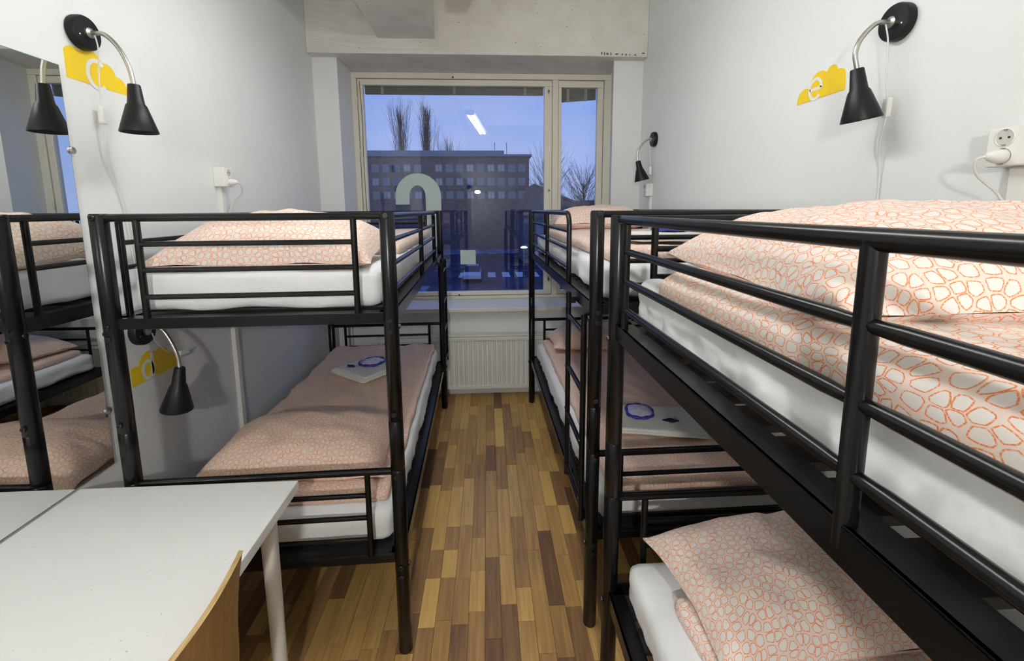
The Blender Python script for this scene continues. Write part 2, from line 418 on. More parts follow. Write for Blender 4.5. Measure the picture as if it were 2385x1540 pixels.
wpart(MB().tube(bez([(-1.105,4.135,2.765),(-1.095,4.133,2.45),(-1.10,4.133,2.0),(-1.092,4.133,1.50)]), .0028, 6), 'blind_cord', mat('blind_cord', (.16,.14,.11), .7), smooth=True)

def blind(x0, x1, zt, zb, tapes, label, tilt=0):
    e = empty('window_blind', ((x0+x1)/2, 4.205, zb))
    m = MB(); n = 14; rr = random.Random(int(x1*100))
    for k in range(n):
        z = (zt-.014)-zb; z = z*k/n; dz = tilt*(1-k/n)
        j = rr.uniform(-.004,.004); w = (x1-x0)/2
        m.add([(-w,-.012+j,z-dz),(w,-.012+j,z+dz),(w,.012+j,z+dz),(-w,.012+j,z-dz),(-w,-.012+j,z-dz+.0035),(w,-.012+j,z+dz+.0035),(w,.012+j,z+dz+.0035),(-w,.012+j,z-dz+.0035)],
              [(3,2,1,0),(4,5,6,7),(0,1,5,4),(1,2,6,5),(2,3,7,6),(3,0,4,7)])
    m.build('slat_stack', M_blind, e)
    MB().box((-(x1-x0)/2,-.014,zt-zb-.016),((x1-x0)/2,.014,zt-zb)).build('head_rail', M_tape, e)
    for t in tapes:
        MB().box((t-(x0+x1)/2-.012,-.019,-.004),(t-(x0+x1)/2+.012,-.0175,zt-zb)).build('tape', M_tape, e)
    tag(e, label, 'blind', 'raised venetian blinds')
blind(-1.075,.528,2.750,2.672,(-.92,-.28,.36),'grey venetian blind raised to the top of the wide casement')
blind(.694,1.014,2.742,2.625,(.755,.92),'grey venetian blind raised to top of the narrow casement', .012)

# letter stickers on the pane
def arch():
    out = []; inn = []
    cx, r1, r2, zc = -.629, .207, .065, 1.765
    pts = [(-.836,1.690)]
    for k in range(25):
        a = PI - PI*k/24; pts.append((cx+r1*math.cos(a), zc+r1*math.sin(a)))
    pts += [(-.422,1.30),(-.560,1.30)]
    ic, rz = -.636, .098
    for k in range(17):
        a = PI*k/16; pts.append((ic+.073*math.cos(a), zc+rz*math.sin(a)))
    pts += [(-.709,1.690)]
    return pts
tag(MB().prism(arch(), 'y', 4.1555, 4.1575).build('letter_sticker', M_film), 'pale arched letter sticker on the wide window pane', 'sticker', 'window letter stickers')
tag(MB().prism([(-.256,1.128),(-.112,1.128),(-.112,1.262),(-.256,1.262)], 'y', 4.1555, 4.1575).build('square_sticker', M_film), 'small pale square sticker low on the wide window pane', 'sticker', 'window letter stickers')

# ------------------------------------------------------------------ radiator
rad = empty('radiator', (0, 3.70, 0)); tag(rad, 'white panel radiator with vertical ribs under the window', 'radiator')
m = MB(); P = []; n = 46; x0, x1 = -.95, .95; stp = (x1-x0)/n
for i in range(n):
    x = x0 + i*stp
    P += [(x,-.012),(x+stp*.30,-.012),(x+stp*.42,0),(x+stp*.88,0)]
P += [(x1,-.012)]
v = [(x,y,.12) for x, y in P] + [(x,y,.52) for x, y in P]; k = len(P)
m.add(v, [(i,i+1,k+i+1,k+i) for i in range(k-1)])
m.build('ribbed_panel', M_rad, rad)
MB().box((x0,-.012,.085),(x1,.012,.12)).box((x0,-.012,.52),(x1,.012,.553)).box((x0,.004,.12),(x1,.015,.52)).build('panel_edge', M_rad, rad, bevel=.004)
MB().box((x0,-.012,.556),(x1,.085,.566)).build('top_cover', M_rad, rad, bevel=.003)
MB().box((x0,.05,.1),(x1,.075,.55)).build('rear_panel', M_rad, rad)
for s in (-.7,.7): MB().box((s-.02,.02,0),(s+.02,.05,.1)).build('foot', M_rad, rad)

# ------------------------------------------------------------------ fluorescent pendant
a, b = Vector((-.205,2.37)), Vector((-.055,.90)); c = (a+b)/2; L_ = (b-a).length
pend = empty('pendant_light', (c.x, c.y, 2.85), math.atan2(b.y-a.y, b.x-a.x)); tag(pend, 'hanging white fluorescent tube light under the ceiling', 'lamp')
MB().prism([(-.075,.035),(-.055,.07),(.055,.07),(.075,.035),(.07,.032),(-.07,.032)], 'x', -L_/2-.02, L_/2+.02).build('housing', M_white, pend)
for s in (-1, 1):
    MB().tube([(-L_/2,s*.032,.012),(L_/2,s*.032,.012)], .013, 12).build('tube', M_tube, pend, smooth=True)
    MB().box((s*(L_/2+.012)-.012,-.06,0),(s*(L_/2+.012)+.012,.06,.04)).build('end_cap', M_white, pend)
    MB().tube([(s*L_*.42,0,.07),(s*L_*.42,0,H-2.85)], .003, 6).build('wire', M_steel, pend)

bk = empty('bulkhead_lamp', (-.197, YF, 2.012)); tag(bk, 'lit oval bulkhead lamp on the wall opposite the window', 'lamp')
Mx = Matrix.Rotation(-PI/2, 4, 'X') @ Matrix.Diagonal((.80,.46,.8,1))
MB().lathe([(.085,0),(.088,.004),(.088,.03),(.075,.036)], 28, Mx).build('base_ring', M_white, bk, smooth=True, auto=True)
MB().lathe([(.074,.03),(.072,.055),(.058,.078),(.03,.092),(.002,.096)], 28, Mx).build('glass_dome', M_bulk, bk, smooth=True)

# ------------------------------------------------------------------ bunk beds
PW, PL, PH = .44, 1.025, 1.634
BOLT = None
def make_bunk(label, loc, rz, top=1.621, up=(1.538,1.455,1.368)):
    t = empty('bunk_bed', loc, rz); tag(t, label, 'bunk bed', 'black metal bunk beds')
    K = M_black
    prof = [(.022,0),(.025,.004),(.025,.733),(.0235,.735),(.025,.737),(.025,.914),(.0235,.916),(.025,.918),(.025,top+.007),(.022,top+.013)]
    pm = MB().lathe(prof, 24).mesh('post', True); pm.materials.append(K); pm.set_sharp_from_angle(angle=math.radians(50))
    bm = MB().lathe([(.0095,0),(.0095,.002),(.008,.005),(.003,.005),(.003,.002)], 14).mesh('bolt', True); bm.materials.append(M_bolt); bm.set_sharp_from_angle(angle=math.radians(35))
    for sx in (-1, 1):
        for sy in (-1, 1):
            p = bpy.data.objects.new('post', pm); COL.objects.link(p); p.parent = t; p.location = (sx*PW, sy*PL, 0)
            for z in (top+.001, 1.275, 1.237, .945, .715, .362, .324):
                q = bpy.data.objects.new('bolt', bm); COL.objects.link(q); q.parent = p
                q.location = (0, sy*.0248, z); q.rotation_euler = (-sy*PI/2, 0, 0)
            for z in (1.25, .36):
                q = bpy.data.objects.new('bolt', bm); COL.objects.link(q); q.parent = p
                q.location = (sx*.0248, 0, z); q.rotation_euler = (0, sx*PI/2, 0)
    IN = .108
    def bar(name, pts, r, seg=12): return MB().tube(pts, r, seg).build(name, K, t, smooth=True, auto=True)
    lo = (.636, .55, .464)
    for sy in (-1, 1):
        y = sy*PL
        bar('top_rail', [(-PW,y,top),(PW,y,top)], .0122)
        for s in (-1, 1): bar('end_upright', [(s*(PW-IN),y,top),(s*(PW-IN),y,1.30)], .0105)
        for z in up: bar('end_rail', [(-PW+IN,y,z),(PW-IN,y,z)], .0088)
        MB().box((-PW,y-.004 if sy>0 else y-.012,1.265),(PW,y+.012 if sy>0 else y+.004,1.301)).box((-PW,min(y,y-sy*.035),1.298),(PW,max(y,y-sy*.035),1.301)).build('end_beam', K, t, bevel=.0015)
        bar('lower_top_rail', [(-PW,y,.725),(PW,y,.725)], .0125)
        for s in (-1, 1): bar('end_upright', [(s*(PW-IN),y,.725),(s*(PW-IN),y,.40)], .0105)
        for z in lo: bar('end_rail', [(-PW+IN,y,z),(PW-IN,y,z)], .0088)
        MB().box((-PW,y-.004 if sy>0 else y-.012,.375),(PW,y+.012 if sy>0 else y+.004,.404)).box((-PW,min(y,y-sy*.035),.401),(PW,max(y,y-sy*.035),.404)).build('end_beam', K, t, bevel=.0015)
    # aisle-side guard (local +x), from the y=-PL end, rounded at its free end
    GE = -PL + 1.55
    x = PW
    pts = [(x,-PL,top),(x,GE-.06,top)] + [(x, GE-.06+.06*math.sin(a), top-.06+.06*math.cos(a)) for a in [k*PI/2/6 for k in range(1,7)]] + [(x,GE,1.30)]
    bar('guard_top_rail', pts, .0122)
    YU = -PL+.86
    bar('guard_upright', [(x,YU,top),(x,YU,1.27)], .012)
    bar('guard_upright', [(x,-PL+.075,top),(x,-PL+.075,1.29)], .0105)
    for z in up:
        for a, b in ((-PL+.075,YU),(YU,GE)):
            n = 9
            MB().tube([(x,a,z),(x,a+.02,z),(x,a+.045,z)] + [(x,b-.045,z),(x,b-.02,z),(x,b,z)], [.0078,.0082,.0095,.0095,.0082,.0078], 12).build('guard_rail', K, t, smooth=True, auto=True)
    # wall-side guard
    bar('guard_top_rail', [(-x,-PL,top),(-x,PL,top)], .0122)
    for yy in (-PL+.075,-.34,.34,PL-.075): bar('guard_upright', [(-x,yy,top),(-x,yy,1.29)], .0105)
    for z in up[:2]: bar('guard_rail', [(-x,-PL+.075,z),(-x,PL-.075,z)], .0088)
    # long beams (angle section) and slats
    sm = MB().box((-PW+.004,-.036,-.005),(PW-.004,.036,.008)).mesh('slat'); sm.materials.append(M_slat)
    for z0, z1 in ((1.252,1.301),(.352,.404)):
        for s in (-1, 1):
            MB().box((s*PW-.004+s*.006,-PL,z0),(s*PW+.004+s*.006,PL,z1)).box((min(s*PW,s*(PW-.04)),-PL,z1-.004),(max(s*PW+s*.01,s*PW-s*.04),PL,z1) if s>0 else (max(s*PW,s*(PW-.04)),PL,z1)).build('side_beam', K, t, bevel=.0015)
        for i in range(19):
            q = bpy.data.objects.new('slat', sm); COL.objects.link(q); q.parent = t
            q.location = (0, -PL+.075+i*(2*PL-.15)/18, z1-.014)
    # ladder on the aisle side at the y=+PL end
    lx = PW+.034; ya, yb = PL-.325, PL-.035
    ld = MB().tube([(lx,ya,1.285),(lx,ya,.44)], .0115, 12).build('ladder_upright', K, t, smooth=True, auto=True)
    MB().tube([(lx,yb,1.255),(lx,yb,.43)], .0115, 12).build('ladder_upright', K, t, smooth=True, auto=True)
    for z in (1.185,.955,.735,.487):
        MB().tube([(lx,ya,z),(lx,yb,z)], .0098, 12).build('ladder_rung', K, t, smooth=True, auto=True)
    for yy in (ya, yb):
        for z in (1.25,.45): MB().box((PW+.005,yy-.01,z-.012),(lx,yy+.01,z+.012)).build('ladder_hook', K, t)
        for z in (1.23,.76,.52,.955):
            q = bpy.data.objects.new('bolt', bm); COL.objects.link(q); q.parent = t; q.location = (lx+.011, yy, z); q.rotation_euler = (0,PI/2,0); q.scale = (.5,.5,.6)
    return t
def frame(loc, rz):
    return Matrix.Translation(loc) @ Matrix.Rotation(rz, 4, 'Z')
BL = ((-.791,2.487,0), math.radians(1.31)); BF = ((.813,2.564,0), PI+math.radians(.71)); BN = ((.827,.255,0), PI)
make_bunk('black metal bunk bed along the left wall behind the white table', *BL)
make_bunk('black metal bunk bed with ladder at far right beside the window', *BF)
make_bunk('black metal bunk bed nearest on the right under the cloud letter e', *BN, 1.608, (1.521,1.437,1.356))

# ------------------------------------------------------------------ soft goods
def slab(lx, ly, lz, r, nn, seed, amp=.006, freq=6, edge=.0, fn=None):
    """rounded, wrinkled slab; base at z=0"""
    nx, ny, nz = nn; idx = {}; V = []; Fc = []; UV = []
    def vid(i, j, k):
        key = (i, j, k)
        if key not in idx:
            p = Vector((lx*(i/nx-.5), ly*(j/ny-.5), lz*(k/nz-.5)))
            h = Vector((max(lx/2-r,0), max(ly/2-r,0), max(lz/2-r,0)))
            q = Vector([max(-h[a], min(h[a], p[a])) for a in range(3)]); d = p - q
            nrm = d.normalized() if d.length > 1e-9 else Vector((0,0,1))
            if d.length > 1e-9: p = q + nrm*r
            s = Vector((p.x*freq+seed*7.1, p.y*freq, p.z*freq*2))
            w = noise.noise(s)*.6 + noise.noise(s*2.3)*.3 + noise.noise(s*5.1)*.14
            p = p + nrm*w*amp*(1 if p.z > -lz*.3 else .4)
            p.z += lz/2
            if edge:
                e = noise.noise(Vector((p.y*3+seed, p.x*3, seed)))*edge
                if abs(i/nx-.5) > .49: p.x += math.copysign(e, p.x)
            if fn: p = fn(p)
            idx[key] = len(V); V.append(p)
        return idx[key]
    def uvp(i, j, k, ax, sg):
        x, y, z = lx*(i/nx-.5), ly*(j/ny-.5), lz*(k/nz-.5)
        if ax == 2: return (x+seed, y) if sg > 0 else (x+seed+3, y)
        if ax == 0: return (sg*(lx/2+(lz/2-z))+seed, y)
        return (x+seed, sg*(ly/2+(lz/2-z)))
    def quad(c, ax, sg):
        f = [vid(*q) for q in c]; u = [uvp(*q, ax, sg) for q in c]
        Fc.append(f); UV.append(u)
    for i in range(nx):
        for j in range(ny):
            quad([(i,j,nz),(i+1,j,nz),(i+1,j+1,nz),(i,j+1,nz)], 2, 1); quad([(i,j+1,0),(i+1,j+1,0),(i+1,j,0),(i,j,0)], 2, -1)
    for j in range(ny):
        for k in range(nz):
            quad([(nx,j,k),(nx,j+1,k),(nx,j+1,k+1),(nx,j,k+1)], 0, 1); quad([(0,j+1,k),(0,j,k),(0,j,k+1),(0,j+1,k+1)], 0, -1)
    for i in range(nx):
        for k in range(nz):
            quad([(i+1,ny,k),(i,ny,k),(i,ny,k+1),(i+1,ny,k+1)], 1, 1); quad([(i,0,k),(i+1,0,k),(i+1,0,k+1),(i,0,k+1)], 1, -1)
    return MB().add(V, Fc, UV)
def place(mb, name, mt, base, loc, rz=0):
    o = mb.build(name, mt, smooth=True)
    o.matrix_world = frame(*base) @ Matrix.Translation(loc) @ Matrix.Rotation(rz, 4, 'Z') if base else Matrix.Translation(loc) @ Matrix.Rotation(rz, 4, 'Z')
    return o
def pillow(lx, ly, T, seed, n=44, tilt=0, flap=True):
    V = []; Fc = []; UV = []
    def pt(i, j, top):
        u, v = 2*i/n-1, 2*j/n-1
        x = lx/2*u*(1-.075*(1-v*v)*abs(u)**3); y = ly/2*v*(1-.085*(1-u*u)*abs(v)**3)
        f = max(0,(1-abs(u)**2.6))**.55 * max(0,(1-abs(v)**2.6))**.55
        s = Vector((x*6+seed*3.3, y*6, seed))
        w = noise.noise(s)*.55 + noise.noise(s*2.2)*.3 + noise.noise(s*4.7)*.15
        c = noise.noise(Vector((math.atan2(v,u)*3+seed, 0, seed)))
        if top: z = T*f*(1+.16*w) + .012*w*f + .010*c*(1-f)
        else: z = -.30*T*min(1,f*1.2)
        return Vector((x, y, z + .30*T + tilt*v*T*.5))
    for top in (1, 0):
        b = len(V)
        for j in range(n+1):
            for i in range(n+1): V.append(pt(i, j, top))
        G = lambda i, j: V[b+j*(n+1)+i]
        A = {}; B = {}; h = n//2
        for j in range(n+1):
            A[h, j] = 0
            for i in range(h, n): A[i+1, j] = A[i, j] + (G(i+1, j)-G(i, j)).length
            for i in range(h, 0, -1): A[i-1, j] = A[i, j] - (G(i-1, j)-G(i, j)).length
        for i in range(n+1):
            B[i, h] = 0
            for j in range(h, n): B[i, j+1] = B[i, j] + (G(i, j+1)-G(i, j)).length
            for j in range(h, 0, -1): B[i, j-1] = B[i, j] - (G(i, j-1)-G(i, j)).length
        for j in range(n):
            for i in range(n):
                q = [b+j*(n+1)+i, b+j*(n+1)+i+1, b+(j+1)*(n+1)+i+1, b+(j+1)*(n+1)+i]
                u = [(A[a, c]+seed+(0 if top else 5), B[a, c]) for a, c in ((i,j),(i+1,j),(i+1,j+1),(i,j+1))]
                if not top: q = q[::-1]; u = u[::-1]
                Fc.append(q); UV.append(u)
    return MB().add(V, Fc, UV)

ZU, ZL = 1.302, .405
def sheet_fn(seed):
    def fn(p):
        # sheet gathered at the lower edge
        w = noise.noise(Vector((p.x*9+seed, p.y*9, 1.3)))
        if p.z < .03: p.z += .012*w + .004
        if abs(p.x) > .37:
            k = max(0, 1-p.z/.115)
            p.x += math.copysign(1, p.x)*k*(.016*noise.noise(Vector((p.y*9+seed, p.z*14, 2.2)))+.009*noise.noise(Vector((p.y*23+seed, p.z*25, 5.2))))
        p.x = max(-.421, min(.421, p.x)); p.z = max(p.z, .001)
        if abs(p.y) > .95:
            k = max(0, 1-p.z/.115)
            p.y += math.copysign(1, p.y)*k*.008*noise.noise(Vector((p.x*14+seed, p.z*14, 7.2)))
        return p
    return fn
def mattress(base, z, seed, label, fine=1):
    mb = slab(.80, 1.965, .135, .035, (int(22*fine), int(54*fine), int(7*fine)), seed, .012 if fine < 2 else .017, 8, fn=sheet_fn(seed))
    o = place(mb, 'mattress', M_sheet, base, (0,0,z)); tag(o, label, 'mattress', 'mattresses in white sheets'); return o
mattress(BL, ZU, 1, 'white-sheeted mattress on the left bunk upper level')
mattress(BL, ZL, 2, 'white-sheeted mattress on the left bunk lower level')
mattress(BF, ZU, 3, 'white-sheeted mattress on the far right bunk upper level')
mattress(BF, ZL, 4, 'white-sheeted mattress on the far right bunk lower level')
mattress(BN, ZU, 5, 'white-sheeted mattress on the nearest right bunk upper level', 3)
mattress(BN, ZL, 6, 'white-sheeted mattress on the nearest right bunk lower level')
TOPU, TOPL = ZU+.135, ZL+.135
def drape(side, x0, drop):
    def fn(p):
        if side*p.x > x0:
            p.z -= drop*((side*p.x-x0)/.1)**1.5
        return p
    return fn
def duvet(base, z, lx, y0, y1, xc, T, seed, label, mt=M_ring, fine=1, amp=.012, fn=None):
    mb = slab(lx, y1-y0, T, min(T/2-.001,.05), (int(34*fine), int(60*fine), 6), seed, amp, 5, .02, fn)
    o = place(mb, 'duvet', mt, base, (xc,(y0+y1)/2,z)); tag(o, label, 'duvet', 'duvets with orange ring print'); return o
duvet(BL, TOPU-.004, .70, -.45, .93, .03, .065, 11, 'folded orange ring duvet on the left upper bunk behind its pillow')
def folds(seed, amp=.010):
    def fn(p):
        a = p.x*.8 + p.y*.35
        w = noise.noise(Vector((a*11+seed, (p.y-p.x)*2.2, seed)))
        if p.z > .02: p.z += amp*(1-abs(w)*2.2)
        return p
    return fn
duvet(BL, TOPL-.004, .76, -.93, .93, .0, .05, 12, 'pale orange duvet spread over the left lower bunk', M_ringS, 1.6, .014, folds(2))
duvet(BF, TOPU-.004, .72, -.75, .93, .0, .062, 13, 'pale orange duvet on the far right upper bunk')
duvet(BF, TOPL-.004, .76, -.93, 1.00, -.02, .05, 14, 'pale orange duvet spread over the far right lower bunk', M_ringS, 1.4, .012, folds(5, .007))
def hang(p):
    if p.x > .365: p.x = .365 + (p.x-.365)*.38
    if p.x > .30: p.z -= .040*((p.x-.30)/.085)**1.6
    return p
duvet(BN, TOPU-.004, .775, -.80, .90, .037, .066, 15, 'folded orange ring duvet on the nearest upper bunk', M_ring, 1.6, .011, hang)
duvet(BN, TOPL-.004, .70, -.80, .90, -.03, .05, 16, 'orange ring duvet under the pillow of the nearest lower bunk')

def put_pillow(mb, base, loc, rz, label, mt=M_ring, rx=0, ry=0):
    o = mb.build('pillow', mt, smooth=True)
    o.matrix_world = frame(*base) @ Matrix.Translation(loc) @ Matrix.Rotation(rz,4,'Z') @ Matrix.Rotation(rx,4,'X') @ Matrix.Rotation(ry,4,'Y')
    tag(o, label, 'pillow', 'pillows with orange ring print'); return o
put_pillow(pillow(.76,.50,.148,21), BL, (-.01,-.72,TOPU+.002), 0, 'plump orange ring pillow on the left upper bunk behind the end rails', rx=.10)
put_pillow(pillow(.74,.44,.125,22), BL, (-.01,-.66,TOPL+.046), 0, 'orange ring pillow on the left lower bunk below the gooseneck lamp', M_ringS, rx=.08)
put_pillow(pillow(.72,.46,.14,23), BF, (-.02,-.74,TOPU+.045), 0, 'orange ring pillow on the far right upper bunk by the window', rx=.06)
put_pillow(pillow(.72,.44,.13,24), BF, (-.02,-.72,TOPL+.046), 0, 'orange ring pillow on the far right lower bunk by the radiator', M_ringS, rx=.06)
put_pillow(pillow(.64,.78,.132,25,60), BN, (.045,-.572,TOPU+.038), math.radians(-8), 'large white and orange ring pillow on the nearest upper bunk', ry=.02)
put_pillow(pillow(.74,.45,.13,26), BN, (-.028,-.772,TOPL+.046), math.radians(3), 'orange ring pillow on the nearest lower bunk beneath the steel beam', rx=.05)

# towels with packets
def towel(loc, rz, lx, ly, label, layers=3, logo=None, seed=1):
    t = empty('folded_towel', loc, rz); z = 0
    for k in range(layers):
        mb = slab(lx-.006*k, ly-.008*k, .011, .005, (16,14,2), seed+k, .003, 10)
        o = mb.build('towel_fold', M_towel, t, smooth=True, loc=(.004*k*(-1)**k, .003*k, z)); z += .0105
    if logo:
        x, y, s = logo; zz = z+.0025
        pts = [(x+s*r*math.cos(a), y+s*.55*r*math.sin(a)) for a, r in [(k*PI/10, 1+.16*math.cos(4*k*PI/10)) for k in range(20)]]
        MB().prism(pts, 'z', zz-.003, zz+.0012).build('emblem', M_navy, t)
        MB().prism([(x+s*.75+s*.2*math.cos(k*PI/5), y+s*.75+s*.2*math.sin(k*PI/5)) for k in range(10)], 'z', zz-.003, zz+.001).build('emblem_dot', M_print, t)
        MB().box((x-s*.35,y-s*.95,zz-.003),(x+s*.3,y-s*.68,zz+.001)).build('emblem_base', mat('pale_red_print', (.6,.3,.25), .7) if 'pale_red_print' not in bpy.data.materials else bpy.data.materials['pale_red_print'], t)
    tag(t, label, 'towel', 'folded white towels on the beds'); return z
def packet(loc, rz, r, label):
    t = empty('plastic_packet', loc, rz)
    loop = []
    for k in range(40):
        a = 2*PI*k/40; q = (abs(math.cos(a))**3+abs(math.sin(a))**3)**(-1/3)
        loop.append((r*.92*q*math.cos(a), r*1.05*q*math.sin(a)*(1-.08*math.cos(a)), .007+.002*math.sin(5*a)))
    MB().tube(loop, [.0075+.0016*math.sin(9*k*2*PI/40) for k in range(40)], 8, True).build('blue_rim', M_rim, t, smooth=True)
    V = [(0,0,.030)]; Fc = []; R_ = 8
    for j in range(1, R_+1):
        for k in range(40):
            x, y, z = loop[k]; s = j/R_
            V.append((x*s, y*s, .007+.023*(1-s**2)+.004*noise.noise(Vector((x*s*60,y*s*60,2)))))
    for k in range(40): Fc.append((0, 1+k, 1+(k+1)%40))
    for j in range(R_-1):
        for k in range(40): Fc.append((1+j*40+k, 1+(j+1)*40+k, 1+(j+1)*40+(k+1)%40, 1+j*40+(k+1)%40))
    MB().add(V, Fc).build('clear_cover', M_plastic, t, smooth=True)
    mb = slab(r*1.35, r*1.5, .012, .005, (10,10,2), 5, .004, 40)
    mb.build('folded_insert', M_towel, t, smooth=True, loc=(0,0,.003))
    tag(t, label, 'packet', 'clear packets on the towels')
zt = TOPL + .066
towel((-.80,2.80,zt), math.radians(-38), .34, .30, 'folded white towel on the pink duvet of the left lower bunk', 3, (-.075,-.055,.034), 31)
packet((-.768,2.85,zt+.037), math.radians(-38), .074, 'clear packet with blue rim on the left lower bunk towel')
towel((.815,1.99,zt), math.radians(-12), .42, .28, 'folded white towel behind the beam on the far right lower bunk', 2, (.06,-.02,.034), 41)
packet((.745,2.045,zt+.026), math.radians(-12), .068, 'clear packet with blue rim on the far right lower bunk towel')
zt2 = TOPU + .070
towel((.74,1.86,zt2), math.radians(8), .30, .24, 'folded white towel on the far right upper bunk near its foot rails', 3, None, 51)
packet((.80,1.90,zt2+.037), math.radians(8), .07, 'clear packet with blue rim on the far right upper bunk towel')

# ------------------------------------------------------------------ wall lamps
def lamp(x, y, z, s, arm, tip, cord, label, sw=None):
    """s=+1 on the left wall, -1 on the right"""
    t = empty('wall_lamp', (x, y, z)); tag(t, label, 'wall lamp', 'black gooseneck wall lamps')
    R_ = Matrix.Rotation(s*PI/2, 4, 'Y')
    MB().lathe([(.052,0),(.055,.003),(.055,.024),(.052,.029),(.02,.030)], 32, R_).build('wall_plate', M_blackm, t, smooth=True, auto=True)
    MB().lathe([(.017,.028),(.017,.038),(.010,.042)], 18, R_).build('collar', M_steel, t, smooth=True, auto=True)
    for q in (-1, 1):
        MB().lathe([(.0035,.0292),(.0035,.031),(.001,.032)], 8, Matrix.Translation((0,q*.032,q*.014)) @ R_).build('screw', M_zinc, t)
    P = bez([(s*.032,0,0)] + [(s*a, 0, c) for a, c in arm], 8)
    MB().tube(P, .0072, 12).build('gooseneck_arm', M_steel, t, smooth=True)
    p0 = Vector((s*arm[-1][0], 0, arm[-1][1])); p1 = Vector((s*tip[0], tip[2] if len(tip) > 2 else 0, tip[1]))
    d = (p1-p0); ln = d.length; rot = Vector((0,0,1)).rotation_difference(d).to_matrix().to_4x4()
    Mx = Matrix.Translation(p0) @ rot
    k = ln/.158
    MB().lathe([(.004,-.004),(.017,-.003),(.0185,.0),(.0245,.060*k),(.030,.068*k),(.056,.155*k),(.0555,.158*k),(.054,.157*k),(.029,.072*k),(.015,.05*k),(.004,.05*k)], 32, Mx).build('shade', M_blackm, t, smooth=True, auto=True)
    MB().lathe([(.002,.06*k),(.018,.07*k),(.028,.095*k),(.028,.115*k),(.018,.135*k),(.002,.142*k)], 16, Mx).build('bulb', M_white, t, smooth=True)
    C = bez([(s*a, b, c) for a, b, c in cord], 8)
    MB().tube(C, .0024, 6).build('cord', M_cord, t, smooth=True)
    if sw:
        (a, b, c), ang = sw
        o = MB().box((-.009,-.0115,-.03),(.009,.0115,.03)).build('cord_switch', M_white, t, bevel=.005); o.location = (s*a, b, c); o.rotation_euler = (ang, 0, 0)
lamp(XL,1.662,2.238, 1, [(.05,.0),(.085,-.006),(.123,-.048),(.149,-.110),(.158,-.168)], (.158,-.325),
     [(.05,.0,-.004),(.048,.01,-.05),(.03,.02,-.15),(.022,.027,-.225),(.018,.026,-.30),(.010,.03,-.40),(.008,.055,-.47),(.006,.088,-.59),(.005,.10,-.72),(.005,.13,-1.0)],
     'black gooseneck wall lamp above the yellow cloud letter c', ((.022,.026,-.262), .0))
lamp(XL,1.752,1.179, 1, [(.05,.012),(.085,.006),(.112,-.035),(.135,-.10),(.139,-.155)], (.110,-.325),
     [(.05,0,-.01),(.04,.03,-.055),(.03,.07,-.09),(.02,.13,-.135),(.012,.20,-.155),(.01,.30,-.16)],
     'black gooseneck wall lamp under the left upper bunk by letter d', ((.014,.21,-.157), PI/2-.12))
lamp(XR,1.40,2.21, -1, [(.05,.0),(.085,-.006),(.126,-.048),(.141,-.094),(.130,-.142)], (.100,-.295),
     [(.052,0,-.004),(.045,-.008,-.06),(.035,-.005,-.16),(.030,-.01,-.235),(.030,-.012,-.29),(.022,.01,-.37),(.008,.013,-.45),(.006,.013,-.56),(.005,.012,-.8)],
     'black gooseneck wall lamp above the nearest right bunk by letter e', ((.030,-.012,-.258), .06))
lamp(XR,3.428,2.165, -1, [(.05,.003),(.088,-.02),(.125,-.07),(.137,-.115),(.131,-.165)], (.095,-.310),
     [(.05,.0,-.004),(.045,.0,-.06),(.035,.0,-.16),(.028,0,-.26),(.02,.02,-.42),(.02,.03,-.52),(.01,.04,-.75)],
     'small distant black gooseneck wall lamp on the right wall near the window', ((.034,0,-.235), 0))

# ------------------------------------------------------------------ cloud stickers
def cloud(x, s, y_left, z0, circles, wd, letter, label):
    """s=+1 left wall (reading direction +y), -1 right wall (reading direction -y)"""
    t = empty('cloud_sticker', (x, y_left, z0)); tag(t, label, 'sticker', 'yellow cloud stickers')
    n = 80; top = []
    for i in range(n+1):
        u = wd*i/n; h = .012
        for cx, cy, r in circles:
            if abs(u-cx) < r: h = max(h, cy + math.sqrt(r*r-(u-cx)**2))
        top.append((u, h))
    pts = [(0,0)] + top + [(wd,0)]
    a, b = (.0004,.0014) if s > 0 else (-.0014,-.0004)
    def W_(p): return (s*p[0], p[1])
    MB().prism([W_(p) for p in pts], 'x', a, b).build('cloud', M_yellow, t)
    def stroke(P, w):
        m = MB(); n = len(P); Lp = []; Rp = []
        for i in range(n):
            d = Vector(P[min(i+1,n-1)]) - Vector(P[max(i-1,0)]); d.normalize(); q = Vector((-d.y, d.x))*w/2; c = Vector(P[i]); Lp.append(c+q); Rp.append(c-q)
        a2, b2 = (.0014,.0022) if s > 0 else (-.0022,-.0014)
        for i in range(n-1):
            m.prism([W_(Lp[i]), W_(Lp[i+1]), W_(Rp[i+1]), W_(Rp[i])], 'x', a2, b2)
        return m
    ch, cx, cy, r = letter
    def arc(a0, a1, k=22, rx=1.0, ry=1.0): return [(cx+r*rx*math.cos(math.radians(a0+(a1-a0)*i/k)), cy+r*ry*math.sin(math.radians(a0+(a1-a0)*i/k))) for i in range(k+1)]
    w = .0135
    if ch == 'c': stroke(arc(48,312,rx=.92,ry=1.12), w).build('letter', M_wall, t)
    if ch == 'e':
        stroke([(cx-r*.9,cy)] + [(cx+r*.9,cy)] + arc(0,318,rx=.92,ry=1.12), w*.85).build('letter', M_wall, t)
    if ch == 'd':
        stroke(arc(0,360,rx=.85,ry=1.15), w).build('letter', M_wall, t); stroke([(cx+r*.9,cy-r*1.3),(cx+r*.9,cy+r*3.1)], w).build('letter', M_wall, t)
cloud(XL, 1, 1.594, 2.078, [(.032,.070,.036),(.098,.068,.050),(.162,.052,.038),(.205,.012,.045)], .250, ('c',.120,.040,.042), 'yellow cloud sticker with letter c on the left wall')
